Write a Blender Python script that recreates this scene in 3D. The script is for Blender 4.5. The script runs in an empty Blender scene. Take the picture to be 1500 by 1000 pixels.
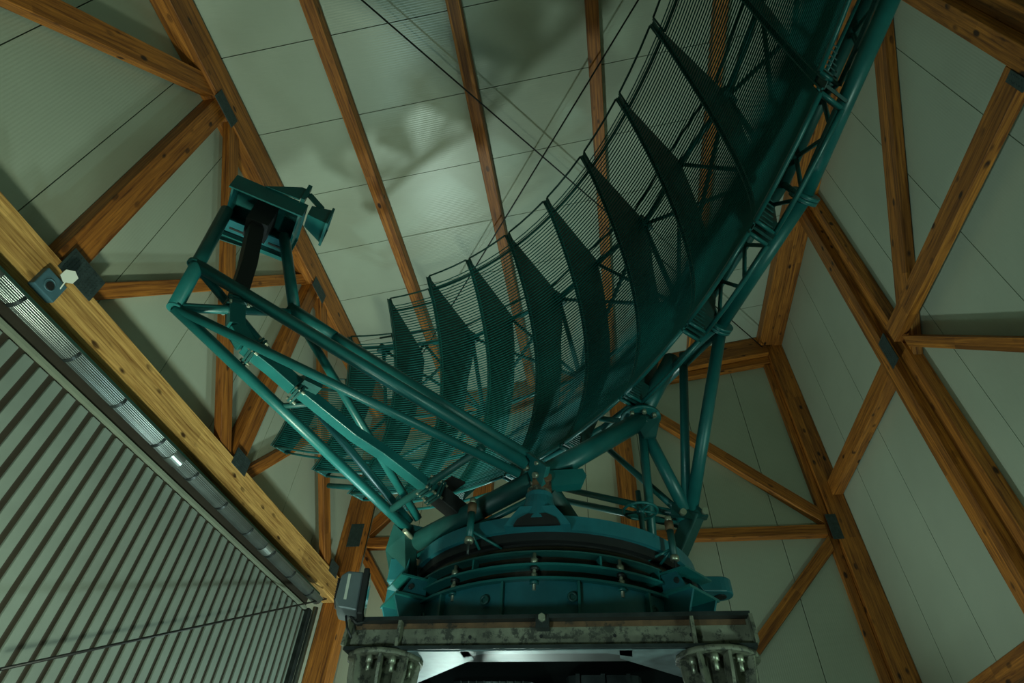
import bpy, math, random
from mathutils import Vector, Matrix
random.seed(7)
sc = bpy.context.scene
col = sc.collection
R = math.radians
# ------------------------------------------------------------------ camera
H = 1.6                                     # eye height above the floor
YAW, PITCH, ROLL = -0.2015, 0.7890, 0.0594
FPX = 20 / 36 * 1500
_f = Vector((math.sin(YAW) * math.cos(PITCH), math.cos(YAW) * math.cos(PITCH), math.sin(PITCH)))
_r0 = Vector((math.cos(YAW), -math.sin(YAW), 0)); _u0 = _r0.cross(_f)
_r = math.cos(ROLL) * _r0 + math.sin(ROLL) * _u0
_u = -math.sin(ROLL) * _r0 + math.cos(ROLL) * _u0
cam = bpy.data.cameras.new('camera'); cam.lens = 20; cam.sensor_width = 36; cam.clip_end = 100; cam.clip_start = 0.05
camo = bpy.data.objects.new('camera', cam); col.objects.link(camo)
camo.matrix_world = Matrix(((_r.x, _u.x, -_f.x, 0), (_r.y, _u.y, -_f.y, 0), (_r.z, _u.z, -_f.z, H), (0, 0, 0, 1)))
sc.camera = camo
EYE = Vector((0, 0, H))
def ray(x, y): return _f + _r * ((x - 750) / FPX) - _u * ((y - 500) / FPX)
def at(p, X=None, Y=None, Z=None, t=None):
    """photo pixel -> point on the plane x=X, y=Y or z=Z (world), or at range t"""
    d = ray(*p)
    if X is not None: t = X / d.x
    elif Y is not None: t = Y / d.y
    elif Z is not None: t = (Z - H) / d.z
    return EYE + d * t
# ------------------------------------------------------------------ world, exposure, lights
w = bpy.data.worlds.new('hall_world'); sc.world = w; w.use_nodes = True
w.node_tree.nodes['Background'].inputs[0].default_value = (0.5, 0.7, 0.62, 1)
w.node_tree.nodes['Background'].inputs[1].default_value = 0.015
sc.view_settings.view_transform = 'Standard'; sc.view_settings.look = 'None'
sc.view_settings.exposure = 0.78; sc.view_settings.gamma = 1; sc.view_settings.use_curve_mapping = False
# floor floodlights, last an added fill lamp: (position, aim point, watts, colour, cone)
FLOODS = [
    ((-1.75, 1.9, 1.1), (-4.1, 4.4, 5.6), 330, (0.86, 1.0, 0.74), 100, .2),
    ((2.6, 0.8, 0.55), (2.6, 4.6, 6.0), 140, (0.62, 1.0, 0.80), 165, .2),
    ((-1.9, 8.5, 0.55), (-1.7, 5.6, 7.0), 470, (0.75, 1.0, 0.90), 140, .22),
    ((-1.7, 5.75, 0.45), (-1.3, 4.5, 5.0), 170, (0.60, 1.0, 0.98), 90, .15),
    ((-1.0, 0.35, 1.3), (-0.4, 3.2, 2.9), 40, (0.66, 1.0, 0.92), 70, .15),  # unseen fill lamp, added to brighten the front of the pedestal and ring
]
XL, XR, YB, YF = -4.7, 3.9, 9.4, -1.3       # wall faces
CS = 0.149                                   # roof slope, rising to the right
def zc(x): return H + 7.72 + CS * (x + 4.46)

# ------------------------------------------------------------------ materials
def mat(name):
    m = bpy.data.materials.new(name); m.use_nodes = True
    nt = m.node_tree; b = nt.nodes['Principled BSDF']
    return m, nt, b
def nd(nt, t, **k):
    n = nt.nodes.new(t)
    for a, v in k.items(): setattr(n, a, v)
    return n
def ramp(nt, stops):
    n = nd(nt, 'ShaderNodeValToRGB'); e = n.color_ramp.elements
    while len(e) > 1: e.remove(e[-1])
    e[0].position = stops[0][0]; e[0].color = (*stops[0][1], 1)
    for p, c in stops[1:]:
        q = e.new(p); q.color = (*c, 1)
    return n
def wood(name, dark, light, knots=True):
    m, nt, b = mat(name); L = nt.links
    tc = nd(nt, 'ShaderNodeTexCoord'); oi = nd(nt, 'ShaderNodeObjectInfo')
    off = nd(nt, 'ShaderNodeVectorMath', operation='SCALE'); off.inputs[0].default_value = (17, 31, 23)
    L.new(oi.outputs['Random'], off.inputs['Scale'])
    add = nd(nt, 'ShaderNodeVectorMath', operation='ADD'); L.new(tc.outputs['Object'], add.inputs[0]); L.new(off.outputs[0], add.inputs[1])
    mp = nd(nt, 'ShaderNodeMapping'); mp.inputs['Scale'].default_value = (1.1, 26, 26); L.new(add.outputs[0], mp.inputs[0])
    n1 = nd(nt, 'ShaderNodeTexNoise'); n1.inputs['Scale'].default_value = 1.6; n1.inputs['Detail'].default_value = 7; n1.inputs['Roughness'].default_value = .62; n1.inputs['Distortion'].default_value = .5
    L.new(mp.outputs[0], n1.inputs[0])
    mid = tuple((a + c) / 2 for a, c in zip(dark, light))
    rp = ramp(nt, [(.32, dark), (.48, mid), (.66, light)]); L.new(n1.outputs[0], rp.inputs[0])
    # lamellas of the glued beam: one tone each, about 45 mm thick, in 1.2 m lengths
    sep = nd(nt, 'ShaderNodeMapping'); sep.inputs['Scale'].default_value = (.35, 11, 11); L.new(add.outputs[0], sep.inputs[0])
    sn = nd(nt, 'ShaderNodeVectorMath', operation='FLOOR'); L.new(sep.outputs[0], sn.inputs[0])
    wn = nd(nt, 'ShaderNodeTexWhiteNoise'); L.new(sn.outputs[0], wn.inputs[0])
    rl = ramp(nt, [(0, (.62, .58, .52)), (1, (1.15, 1.15, 1.12))]); L.new(wn.outputs[0], rl.inputs[0])
    mx = nd(nt, 'ShaderNodeMix', data_type='RGBA', blend_type='MULTIPLY'); mx.inputs[0].default_value = 1
    L.new(rp.outputs[0], mx.inputs[6]); L.new(rl.outputs[0], mx.inputs[7])
    out = mx.outputs[2]
    if knots:
        mk = nd(nt, 'ShaderNodeMapping'); mk.inputs['Scale'].default_value = (3.4, 7, 7); L.new(add.outputs[0], mk.inputs[0])
        vo = nd(nt, 'ShaderNodeTexVoronoi'); vo.inputs['Scale'].default_value = 1; L.new(mk.outputs[0], vo.inputs[0])
        wk = nd(nt, 'ShaderNodeTexNoise'); wk.inputs['Scale'].default_value = 2.5; L.new(add.outputs[0], wk.inputs[0])
        kr = ramp(nt, [(.13, (.10, .07, .05)), (.22, (1, 1, 1))]); L.new(vo.outputs['Distance'], kr.inputs[0])
        mx2 = nd(nt, 'ShaderNodeMix', data_type='RGBA', blend_type='MULTIPLY'); kw = ramp(nt, [(.42, (0, 0, 0)), (.58, (1, 1, 1))]); L.new(wk.outputs[0], kw.inputs[0]); L.new(kw.outputs[0], mx2.inputs[0])
        L.new(out, mx2.inputs[6]); L.new(kr.outputs[0], mx2.inputs[7]); out = mx2.outputs[2]
    L.new(out, b.inputs['Base Color']); b.inputs['Roughness'].default_value = .55
    bp = nd(nt, 'ShaderNodeBump'); bp.inputs['Strength'].default_value = .25; bp.inputs['Distance'].default_value = .003
    L.new(n1.outputs[0], bp.inputs['Height']); L.new(bp.outputs[0], b.inputs['Normal'])
    return m
def paint(name, c, rough=.45, metal=0.0, var=.35, scale=6, spots=None, bump=.15):
    m, nt, b = mat(name); L = nt.links
    tc = nd(nt, 'ShaderNodeTexCoord')
    n1 = nd(nt, 'ShaderNodeTexNoise'); n1.inputs['Scale'].default_value = scale; n1.inputs['Detail'].default_value = 6; n1.inputs['Roughness'].default_value = .6
    L.new(tc.outputs['Object'], n1.inputs[0])
    lo = tuple(x * (1 - var) for x in c); hi = tuple(min(1, x * (1 + var)) for x in c)
    st = [(.3, lo), (.55, c), (.75, hi)]
    rp = ramp(nt, st); L.new(n1.outputs[0], rp.inputs[0]); out = rp.outputs[0]
    if spots:
        n2 = nd(nt, 'ShaderNodeTexNoise'); n2.inputs['Scale'].default_value = spots[1]; n2.inputs['Detail'].default_value = 8; n2.inputs['Roughness'].default_value = .7
        L.new(tc.outputs['Object'], n2.inputs[0])
        r2 = ramp(nt, [(spots[2], (0, 0, 0)), (spots[2] + .08, (1, 1, 1))]); L.new(n2.outputs[0], r2.inputs[0])
        mx = nd(nt, 'ShaderNodeMix', data_type='RGBA'); L.new(r2.outputs[0], mx.inputs[0]); L.new(out, mx.inputs[6]); mx.inputs[7].default_value = (*spots[0], 1)
        out = mx.outputs[2]
    L.new(out, b.inputs['Base Color'])
    rr = nd(nt, 'ShaderNodeMapRange'); rr.inputs[3].default_value = max(.05, rough - .1); rr.inputs[4].default_value = min(1, rough + .12)
    L.new(n1.outputs[0], rr.inputs[0]); L.new(rr.outputs[0], b.inputs['Roughness'])
    b.inputs['Metallic'].default_value = metal
    if bump:
        bp = nd(nt, 'ShaderNodeBump'); bp.inputs['Strength'].default_value = bump; bp.inputs['Distance'].default_value = .002
        L.new(n1.outputs[0], bp.inputs['Height']); L.new(bp.outputs[0], b.inputs['Normal'])
    return m
def panel_mat(name, c, axis, rough=.42):
    """coated sheet with fine rolled lines running across `axis`"""
    m, nt, b = mat(name); L = nt.links
    tc = nd(nt, 'ShaderNodeTexCoord')
    sx = nd(nt, 'ShaderNodeSeparateXYZ'); L.new(tc.outputs['Object'], sx.inputs[0])
    ml = nd(nt, 'ShaderNodeMath', operation='MULTIPLY'); ml.inputs[1].default_value = 2 * math.pi / .03; L.new(sx.outputs[axis], ml.inputs[0])
    sn = nd(nt, 'ShaderNodeMath', operation='SINE'); L.new(ml.outputs[0], sn.inputs[0])
    n1 = nd(nt, 'ShaderNodeTexNoise'); n1.inputs['Scale'].default_value = .9; n1.inputs['Detail'].default_value = 5; L.new(tc.outputs['Object'], n1.inputs[0])
    rp = ramp(nt, [(.3, tuple(x * .93 for x in c)), (.7, tuple(x * 1.04 for x in c))]); L.new(n1.outputs[0], rp.inputs[0]); L.new(rp.outputs[0], b.inputs['Base Color'])
    b.inputs['Roughness'].default_value = rough
    bp = nd(nt, 'ShaderNodeBump'); bp.inputs['Strength'].default_value = .10; bp.inputs['Distance'].default_value = .004
    L.new(sn.outputs[0], bp.inputs['Height']); L.new(bp.outputs[0], b.inputs['Normal'])
    return m
def flat(name, c, rough=.5, metal=0.0):
    m, nt, b = mat(name); b.inputs['Base Color'].default_value = (*c, 1); b.inputs['Roughness'].default_value = rough; b.inputs['Metallic'].default_value = metal
    return m
def emis(name, c, s):
    m, nt, b = mat(name); b.inputs['Base Color'].default_value = (*c, 1)
    b.inputs['Emission Color'].default_value = (*c, 1); b.inputs['Emission Strength'].default_value = s
    return m
WOOD = wood('glued_pine', (.14, .036, .004), (.56, .200, .028))
WOODB = wood('pale_pine', (.30, .125, .025), (.86, .52, .17))
PAN_Y = panel_mat('roof_sheet', (.42, .47, .37), 1, .30)
PAN_X = panel_mat('wall_sheet_x', (.42, .47, .37), 0, .45)
PAN_YW = panel_mat('wall_sheet_y', (.42, .47, .37), 1, .45)
JOINT = flat('joint_black', (.012, .014, .012), .9)
TEAL = paint('teal_paint', (.008, .112, .110), .38, 0, .25, 5, ((.012, .05, .045), 9, .68))
TEALD = paint('dark_teal_paint', (.006, .062, .058), .5, 0, .3, 7)
TEALB = paint('blue_teal_paint', (.012, .125, .150), .42, 0, .3, 4, ((.01, .045, .05), 7, .66))
RODM = paint('rod_teal', (.007, .105, .098), .7, 0, .2, 4)
RODM.node_tree.nodes['Principled BSDF'].inputs['Specular IOR Level'].default_value = .15
BLACK = paint('black_rubber', (.008, .009, .009), .6, 0, .3, 12)
DRUM = paint('oiled_drum', (.035, .028, .018), .3, .6, .4, 5)
STEEL = paint('weathered_steel', (.17, .175, .125), .6, .1, .5, 9, ((.045, .047, .036), 22, .50))
STEELD = paint('dark_steel', (.035, .045, .045), .4, .5, .5, 8)
RUST = paint('rusty_steel', (.12, .065, .03), .75, .1, .5, 14, ((.02, .018, .012), 22, .55))
GALV = paint('galvanised', (.30, .34, .33), .34, .9, .12, 5, None, .03)
PLATE = paint('nail_plate', (.055, .085, .085), .5, .5, .3, 20)
BOLT = paint('bolt_zinc', (.38, .40, .30), .4, .7, .2, 20)
BOARD = paint('clad_board', (.185, .23, .20), .6, 0, .10, 3, ((.24, .29, .25), 60, .70), .05)
BOARDG = paint('clad_recess', (.030, .024, .014), .8, 0, .2, 4)
TRIMM = paint('clad_trim', (.20, .23, .17), .6, 0, .1, 4)
FLASH = paint('green_flashing', (.10, .27, .24), .45, .2, .1, 6)
CONC = paint('concrete', (.20, .20, .17), .85, 0, .2, 2)
WHITE = flat('white_plastic', (.62, .66, .58), .4)
CREAM = flat('cream_disc', (.75, .72, .45), .4)
GREYP = paint('lamp_grey', (.10, .125, .13), .45, .1, .15, 8)
GREYL = flat('lamp_strip', (.45, .47, .40), .5)
SENS = paint('sensor_blue', (.055, .13, .16), .45, 0, .1, 9)
CABLE = flat('cable_black', (.006, .008, .008), .5)
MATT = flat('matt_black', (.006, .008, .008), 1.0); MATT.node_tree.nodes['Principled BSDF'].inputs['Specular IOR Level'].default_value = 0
LAMP = emis('lamp_glass', (.85, 1, .9), 6)
GLASSD = flat('lamp_dark_glass', (.01, .012, .012), .1)

# ------------------------------------------------------------------ mesh helpers
class MB:
    def __init__(s): s.v = []; s.f = []; s.sm = []
    def face(s, idx, smooth=False): s.f.append(tuple(idx)); s.sm.append(smooth)
    def frame(s, d):
        d = d.normalized(); a = Vector((0, 0, 1)) if abs(d.z) < .9 else Vector((1, 0, 0))
        x = d.cross(a).normalized(); y = x.cross(d).normalized(); return x, y
    def tube(s, p0, p1, r, n=12, r1=None, caps=True):
        return s.path([p0, p1], [r, r if r1 is None else r1], n, caps)
    def path(s, pts, r, n=10, caps=True):
        pts = [Vector(p) for p in pts]
        if not isinstance(r, (list, tuple)): r = [r] * len(pts)
        base = len(s.v); x = y = None
        for i, p in enumerate(pts):
            d = (pts[min(i + 1, len(pts) - 1)] - pts[max(i - 1, 0)]).normalized()
            if x is None: x, y = s.frame(d)
            else:
                x = (x - d * x.dot(d)).normalized(); y = x.cross(d).normalized()
            for k in range(n):
                a = 2 * math.pi * (k + .5) / n
                s.v.append(p + x * (math.cos(a) * r[i]) + y * (math.sin(a) * r[i]))
        for i in range(len(pts) - 1):
            for k in range(n):
                a = base + i * n + k; b = base + i * n + (k + 1) % n
                s.face((a, b, b + n, a + n), n > 4)
        if caps:
            s.face([base + k for k in range(n)][::-1]); s.face([base + (len(pts) - 1) * n + k for k in range(n)])
        return s
    def box(s, c, sx, sy, sz, ax=None):
        """box centred on c, full sizes, axes ax=(X,Y,Z)"""
        c = Vector(c); X, Y, Z = ax if ax else (Vector((1, 0, 0)), Vector((0, 1, 0)), Vector((0, 0, 1)))
        b = len(s.v)
        for k in (-.5, .5):
            for j in (-.5, .5):
                for i in (-.5, .5): s.v.append(c + X * (i * sx) + Y * (j * sy) + Z * (k * sz))
        for f in ((0, 2, 3, 1), (4, 5, 7, 6), (0, 1, 5, 4), (2, 6, 7, 3), (0, 4, 6, 2), (1, 3, 7, 5)): s.face([b + i for i in f])
        return s
    def bar(s, p0, p1, wy, wz, up=(0, 0, 1)):
        p0 = Vector(p0); p1 = Vector(p1); X = (p1 - p0).normalized(); Y = Vector(up).cross(X).normalized(); Z = X.cross(Y)
        return s.box((p0 + p1) / 2, (p1 - p0).length, wy, wz, (X, Y, Z))
    def prism(s, poly, off):
        """polygon (list of points) extruded by vector off, centred"""
        off = Vector(off); n = len(poly); b = len(s.v)
        for p in poly: s.v.append(Vector(p) - off / 2)
        for p in poly: s.v.append(Vector(p) + off / 2)
        s.face(range(b + n - 1, b - 1, -1)); s.face(range(b + n, b + 2 * n))
        for i in range(n): j = (i + 1) % n; s.face((b + i, b + j, b + n + j, b + n + i))
        return s
    def strip(s, A, B, off):
        """thick ribbon between two polylines A and B"""
        off = Vector(off); n = len(A); b = len(s.v)
        for P in (A, B):
            for p in P: s.v.append(Vector(p) - off / 2)
            for p in P: s.v.append(Vector(p) + off / 2)
        a0, a1, b0, b1 = b, b + n, b + 2 * n, b + 3 * n
        for i in range(n - 1):
            s.face((a0 + i, b0 + i, b0 + i + 1, a0 + i + 1)); s.face((a1 + i + 1, b1 + i + 1, b1 + i, a1 + i))
            s.face((a0 + i + 1, a1 + i + 1, a1 + i, a0 + i)); s.face((b0 + i, b1 + i, b1 + i + 1, b0 + i + 1))
        for e in (0, n - 1): s.face((a0 + e, a1 + e, b1 + e, b0 + e))
        return s
    def lathe(s, c, prof, n=64, a0=0, a1=2 * math.pi, smooth=True):
        """closed profile [(r,z)] turned about the vertical through c"""
        full = abs(a1 - a0 - 2 * math.pi) < 1e-6; m = n if full else n + 1; b = len(s.v); k = len(prof)
        for i in range(m):
            a = a0 + (a1 - a0) * i / n
            for r, z in prof: s.v.append(Vector((c[0] + r * math.cos(a), c[1] + r * math.sin(a), z)))
        for i in range(n):
            for j in range(k):
                s.face((b + i * k + j, b + ((i + 1) % m) * k + j, b + ((i + 1) % m) * k + (j + 1) % k, b + i * k + (j + 1) % k), False)
        if not full:
            s.face([b + j for j in range(k)]); s.face([b + n * k + j for j in range(k)][::-1])
        return s
    def disc(s, c, ax, r, h, n=20, r1=None):
        ax = Vector(ax).normalized(); c = Vector(c); return s.tube(c - ax * h / 2, c + ax * h / 2, r, n, r1)
    def torus(s, c, ax, R_, r, n=40, m=8):
        c = Vector(c); x, y = s.frame(Vector(ax)); ax = Vector(ax).normalized(); b = len(s.v)
        for i in range(n):
            a = 2 * math.pi * i / n; d = x * math.cos(a) + y * math.sin(a)
            for j in range(m):
                t = 2 * math.pi * j / m; s.v.append(c + d * (R_ + r * math.cos(t)) + ax * (r * math.sin(t)))
        for i in range(n):
            for j in range(m): s.face((b + i * m + j, b + ((i + 1) % n) * m + j, b + ((i + 1) % n) * m + (j + 1) % m, b + i * m + (j + 1) % m), True)
        return s
    def build(s, name, material, parent=None, base=None, bevel=0):
        o0 = Vector(base) if base is not None else (ORG[parent.name] if parent is not None else Vector((0, 0, 0)))
        me = bpy.data.meshes.new(name); me.from_pydata([tuple(p - o0) for p in s.v], [], s.f)
        me.polygons.foreach_set('use_smooth', s.sm); me.materials.append(material); me.update()
        import bmesh
        bm = bmesh.new(); bm.from_mesh(me); bmesh.ops.recalc_face_normals(bm, faces=bm.faces); bm.to_mesh(me); bm.free()
        o = bpy.data.objects.new(name, me); col.objects.link(o)
        if parent is not None: o.parent = parent; ORG[o.name] = o0
        else: o.location = o0; ORG[o.name] = o0
        if bevel:
            md = o.modifiers.new('bevel', 'BEVEL'); md.width = bevel; md.segments = 2; md.limit_method = 'ANGLE'
        return o
ORG = {}
def tag(o, label=None, cat=None, group=None, kind=None):
    if label: o['label'] = label
    if cat: o['category'] = cat
    if group: o['group'] = group
    if kind: o['kind'] = kind
    return o
def empty(name, loc, label, cat, group=None):
    o = bpy.data.objects.new(name, None); col.objects.link(o); o.location = loc; ORG[o.name] = Vector(loc); o.empty_display_size = .1
    return tag(o, label, cat, group)
def V(*a): return Vector(a)

# ------------------------------------------------------------------ the hall
tag(MB().box((-.4, 4.05, -.05), 9.2, 10.9, .1).build('floor', CONC), kind='structure')
def wall(name, mb): return tag(mb.build(name, JOINT), kind='structure')
# back wall: backing and standing sheets with open joints
wb = wall('wall_back', MB().prism([V(XL - .1, YB + .09, 0), V(XR + .1, YB + .09, 0), V(XR + .1, YB + .09, zc(XR) + .1), V(XL - .1, YB + .09, zc(XL) + .1)], (0, .1, 0)))
xs = [XL] + [1.73 + 1.04 * k for k in range(-6, 3) if XL + .2 < 1.73 + 1.04 * k < XR] + [XR]
for a, b in zip(xs, xs[1:]):
    g = .005
    MB().prism([V(a + g, YB + .02, 0), V(b - g, YB + .02, 0), V(b - g, YB + .02, zc(b)), V(a + g, YB + .02, zc(a))], (0, .04, 0)).build('wall_panel', PAN_X, wb)
wl = wall('wall_left', MB().box((XL - .09, (YB + YF) / 2, 4.7), .1, YB - YF + .2, 9.6))
ys = [YF] + [1.88 + 1.02 * k for k in range(-2, 8) if YF + .2 < 1.88 + 1.02 * k < YB - .1] + [YB]
for a, b in zip(ys, ys[1:]):
    MB().box((XL - .02, (a + b) / 2, (zc(XL) + .0) / 2), .04, b - a - .01, zc(XL)).build('wall_panel', PAN_YW, wl)
wr = wall('wall_right', MB().box((XR + .09, (YB + YF) / 2, 5.3), .1, YB - YF + .2, 10.8))
ys = [YF] + [2.97 + 1.085 * k for k in range(-3, 6) if YF + .2 < 2.97 + 1.085 * k < YB - .1] + [YB]
for a, b in zip(ys, ys[1:]):
    MB().box((XR + .02, (a + b) / 2, zc(XR) / 2), .04, b - a - .01, zc(XR)).build('wall_panel', PAN_YW, wr)
wf = wall('wall_front', MB().prism([V(XL - .1, YF - .09, 0), V(XR + .1, YF - .09, 0), V(XR + .1, YF - .09, zc(XR) + .1), V(XL - .1, YF - .09, zc(XL) + .1)], (0, .1, 0)))
for a, b in zip([XL, -3.6, -2.5, -1.4, -.3, .8, 1.9], [-3.6, -2.5, -1.4, -.3, .8, 1.9, XR]):
    MB().prism([V(a + .005, YF - .02, 0), V(b - .005, YF - .02, 0), V(b - .005, YF - .02, zc(b)), V(a + .005, YF - .02, zc(a))], (0, .04, 0)).build('wall_panel', PAN_X, wf)
ce = wall('ceiling', MB().prism([V(XL - .15, YF - .15, zc(XL - .15) + .1), V(XR + .15, YF - .15, zc(XR + .15) + .1), V(XR + .15, YB + .15, zc(XR + .15) + .1), V(XL - .15, YB + .15, zc(XL - .15) + .1)], (0, 0, .08)))
ys = [YF] + [1.92 + 1.05 * k for k in range(-3, 8) if YF + .2 < 1.92 + 1.05 * k < YB - .1] + [YB]
for a, b in zip(ys, ys[1:]):
    MB().prism([V(XL, a + .005, zc(XL) + .02), V(XR, a + .005, zc(XR) + .02), V(XR, b - .005, zc(XR) + .02), V(XL, b - .005, zc(XL) + .02)], (0, 0, .04)).build('roof_panel', PAN_Y, ce)

# timbers: a box with its length along local X so that the grain follows it
def timber(name, p0, p1, wid, dep, up, label, group=None, material=None, bev=.006, cut=None):
    """p0-p1 centre line, `wid` across it, `dep` along the direction `up`"""
    p0 = Vector(p0); p1 = Vector(p1); X = (p1 - p0); l = X.length; X.normalize()
    Z = Vector(up); Z = (Z - X * Z.dot(X)).normalized(); Y = Z.cross(X)
    m = MB().box((0, 0, 0), l, wid, dep)
    if cut is not None:
        c = Vector(cut); k = X.dot(c)
        m.v = [V(p.x - (p.y * Y.dot(c) + p.z * Z.dot(c)) / k, p.y, p.z) for p in m.v]
    o = m.build(name, material or WOOD, None, V(0, 0, 0), bev)
    o.matrix_world = Matrix(((X.x, Y.x, Z.x, (p0.x + p1.x) / 2), (X.y, Y.y, Z.y, (p0.y + p1.y) / 2), (X.z, Y.z, Z.z, (p0.z + p1.z) / 2), (0, 0, 0, 1)))
    return tag(o, label, 'beam', group)
def plate(o, c, ax, n, name='nail_plate'):
    """grey punched plate on timber o: centre c, axes ax (long, short), sizes in n, perforated look by studs"""
    X, Y = Vector(ax[0]).normalized(), Vector(ax[1]).normalized(); Z = X.cross(Y)
    mi = o.matrix_world.inverted()
    m = MB().box(c, n[0], n[1], .012, (X, Y, Z))
    nx, ny = int(n[0] / .035), int(n[1] / .035)
    for i in range(nx):
        for j in range(ny):
            q = Vector(c) + X * ((i + .5) / nx - .5) * n[0] * .92 + Y * ((j + .5) / ny - .5) * n[1] * .92
            m.box(q, .012, .012, .018, (X, Y, Z))
    m.v = [mi @ p for p in m.v]
    q = m.build(name, PLATE, None, V(0, 0, 0)); q.parent = o
    return q
UX, UY, UZ = V(1, 0, 0), V(0, 1, 0), V(0, 0, 1)
G_L, G_R, G_B, G_C = 'timbers of the left wall', 'timbers of the right wall', 'timbers of the back wall', 'roof purlins'
# --- left wall (timber faces at x = -4.46)
XI = -4.47
def LW(p): return at(p, X=XI)
zT = zc(-4.58)
T = timber('top_beam', V(-4.576, YF + .01, zT - .27), V(-4.576, 8.89, zT - .27), .24, .46, UZ, 'thick pine top beam under the roof edge above the left clad wall', G_L)
Bm = timber('eave_beam', V(-4.576, YF + .01, H + 3.62), V(-4.576, 8.89, H + 3.62), .24, .36, UZ, 'bright knotty pine beam running above the metal gutter', G_L, WOODB)
z1, z2 = H + 3.62 + .184, zT - .504
def lpost(y, w_, lab): return timber('timber_post', V(-4.60, y, z1), V(-4.60, y, z2), w_, .18, UX, lab, G_L)
P1 = lpost(2.36, .26, 'upright pine post between gutter beam and top beam, at the grey sensor box')
P2 = lpost(5.42, .26, 'upright pine post behind the radar feed boom, left wall')
def brace(name, a, b, w_, lab, grp, X=-4.6, dep=.14): return timber(name, V(X, *a), V(X, *b), w_, dep, UX, lab, grp, cut=UZ)
D1 = brace('diagonal_brace', (2.66, z2), (5.12, z1), .20, 'long pine brace standing almost upright behind the radar feed, left wall', G_L, -4.53, .10)
D2 = brace('diagonal_brace', (2.62, z1), (5.17, z2), .16, 'slender pine brace crossing level behind the radar feed box', G_L, -4.64, .10)
D3 = brace('diagonal_brace', (-.55, z1), (2.04, z2), .24, 'pine brace falling from top beam out over the bright gutter beam', G_L, -4.58)
D4 = brace('diagonal_brace', (5.74, z2), (8.35, z1), .22, 'pine brace beside the far corner post of the left wall', G_L, -4.53, .10)
D5 = brace('diagonal_brace', (5.72, z1), (8.4, z2), .16, 'slender pine brace hidden behind the reflector end, left wall', G_L, -4.64, .10)
plate(T, V(-4.45, 2.38, z2 + .02), (UY, UZ), (.42, .20)); plate(T, V(-4.45, 5.45, z2 + .02), (UY, UZ), (.42, .20))
plate(Bm, V(-4.455, 2.48, z1 + .06), (UY, UZ), (.40, .26)); plate(Bm, V(-4.455, 5.42, z1 + .03), (UY, UZ), (.32, .22)); plate(Bm, V(-4.455, 8.5, z1 + .03), (UY, UZ), (.3, .2))
# --- back wall (timber faces at y = 9.2)
cl = timber('corner_post', V(-4.516, 9.05, .002), V(-4.516, 9.05, zc(-4.7) - .005), .36, .30, UY, 'pine corner post rising past the end of the gutter', G_B)
cl2 = timber('corner_post', V(-4.614, 9.298, .002), V(-4.614, 9.298, zc(-4.7) - .005), .16, .19, UY, 'thin pine post set behind the gutter end corner post', G_B)
cr = timber('corner_post', V(3.736, 9.296, .002), V(3.736, 9.296, zc(3.58) - .005), .32, .20, UY, 'pine corner post of the back wall carrying a grey steel plate', G_B)
cr2 = timber('corner_post', V(3.51, 9.345, .002), V(3.51, 9.345, zc(3.46) - .66), .12, .10, UY, 'thin pine strip alongside the plated corner post', G_B)
def sl(x0, x1, dz): return V(x0, 9.262, zc(x0) - dz), V(x1, 9.262, zc(x1) - dz)
timber('top_beam', *sl(-4.33, 3.57, .25), .26, .47, UZ, 'sloping pine top beam of the back wall under the roof', G_B, cut=UX)
timber('top_beam', *[p + V(0, .06, 0) for p in sl(-4.33, 3.57, .575)], .14, .15, UZ, 'narrow pine batten under the sloping back wall beam', G_B, cut=UX)
mp1 = timber('timber_post', V(.38, 9.284, .002), V(.38, 9.284, zc(.2) - .66), .34, .22, UY, 'pine post behind the radar mount with the hand wheel', G_B)
mp2 = timber('timber_post', V(-2.27, 9.284, .002), V(-2.27, 9.284, zc(-2.45) - .66), .34, .22, UY, 'pine post low behind the reflector and turntable', G_B)
ZN = H + 4.60
def bw(name, a, b, w_, lab, Y=9.31): return timber(name, V(a[0], Y, a[1]), V(b[0], Y, b[1]), w_, .15, UY, lab, G_B, cut=UX)
bw('horizontal_rail', (.555, ZN - .02), (3.445, ZN - .02), .17, 'level pine rail meeting the plated corner post')
bw('horizontal_rail', (-4.33, ZN + .03), (-2.445, ZN + .03), .18, 'level pine rail behind the boom foot, from the gutter-end post')
bw('diagonal_brace', (.555, H + 7.60), (3.445, H + 4.83), .20, 'pine brace climbing from the plated corner post towards the reflector', 9.315)
bw('diagonal_brace', (.555, H + 1.46), (3.445, H + 4.36), .17, 'pine brace falling from the plated corner post to behind the pedestal', 9.315)
bw('diagonal_brace', (-4.33, ZN + .32), (-2.445, H + 7.1), .22, 'pine brace rising from the gutter-end post behind the boom', 9.315)
bw('diagonal_brace', (-4.33, ZN - .2), (-2.445, H + 1.9), .17, 'pine brace falling from the gutter-end post behind the flood lamp', 9.315)
bw('horizontal_rail', (-2.095, ZN), (.205, ZN), .17, 'level pine rail between the two middle back wall posts')
plate(cr, V(3.56, 9.195, ZN), (UZ, UX), (.42, .16)); 
q = plate(cl, V(-4.42, 8.89, ZN), (UZ, UX), (.42, .24))
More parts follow.
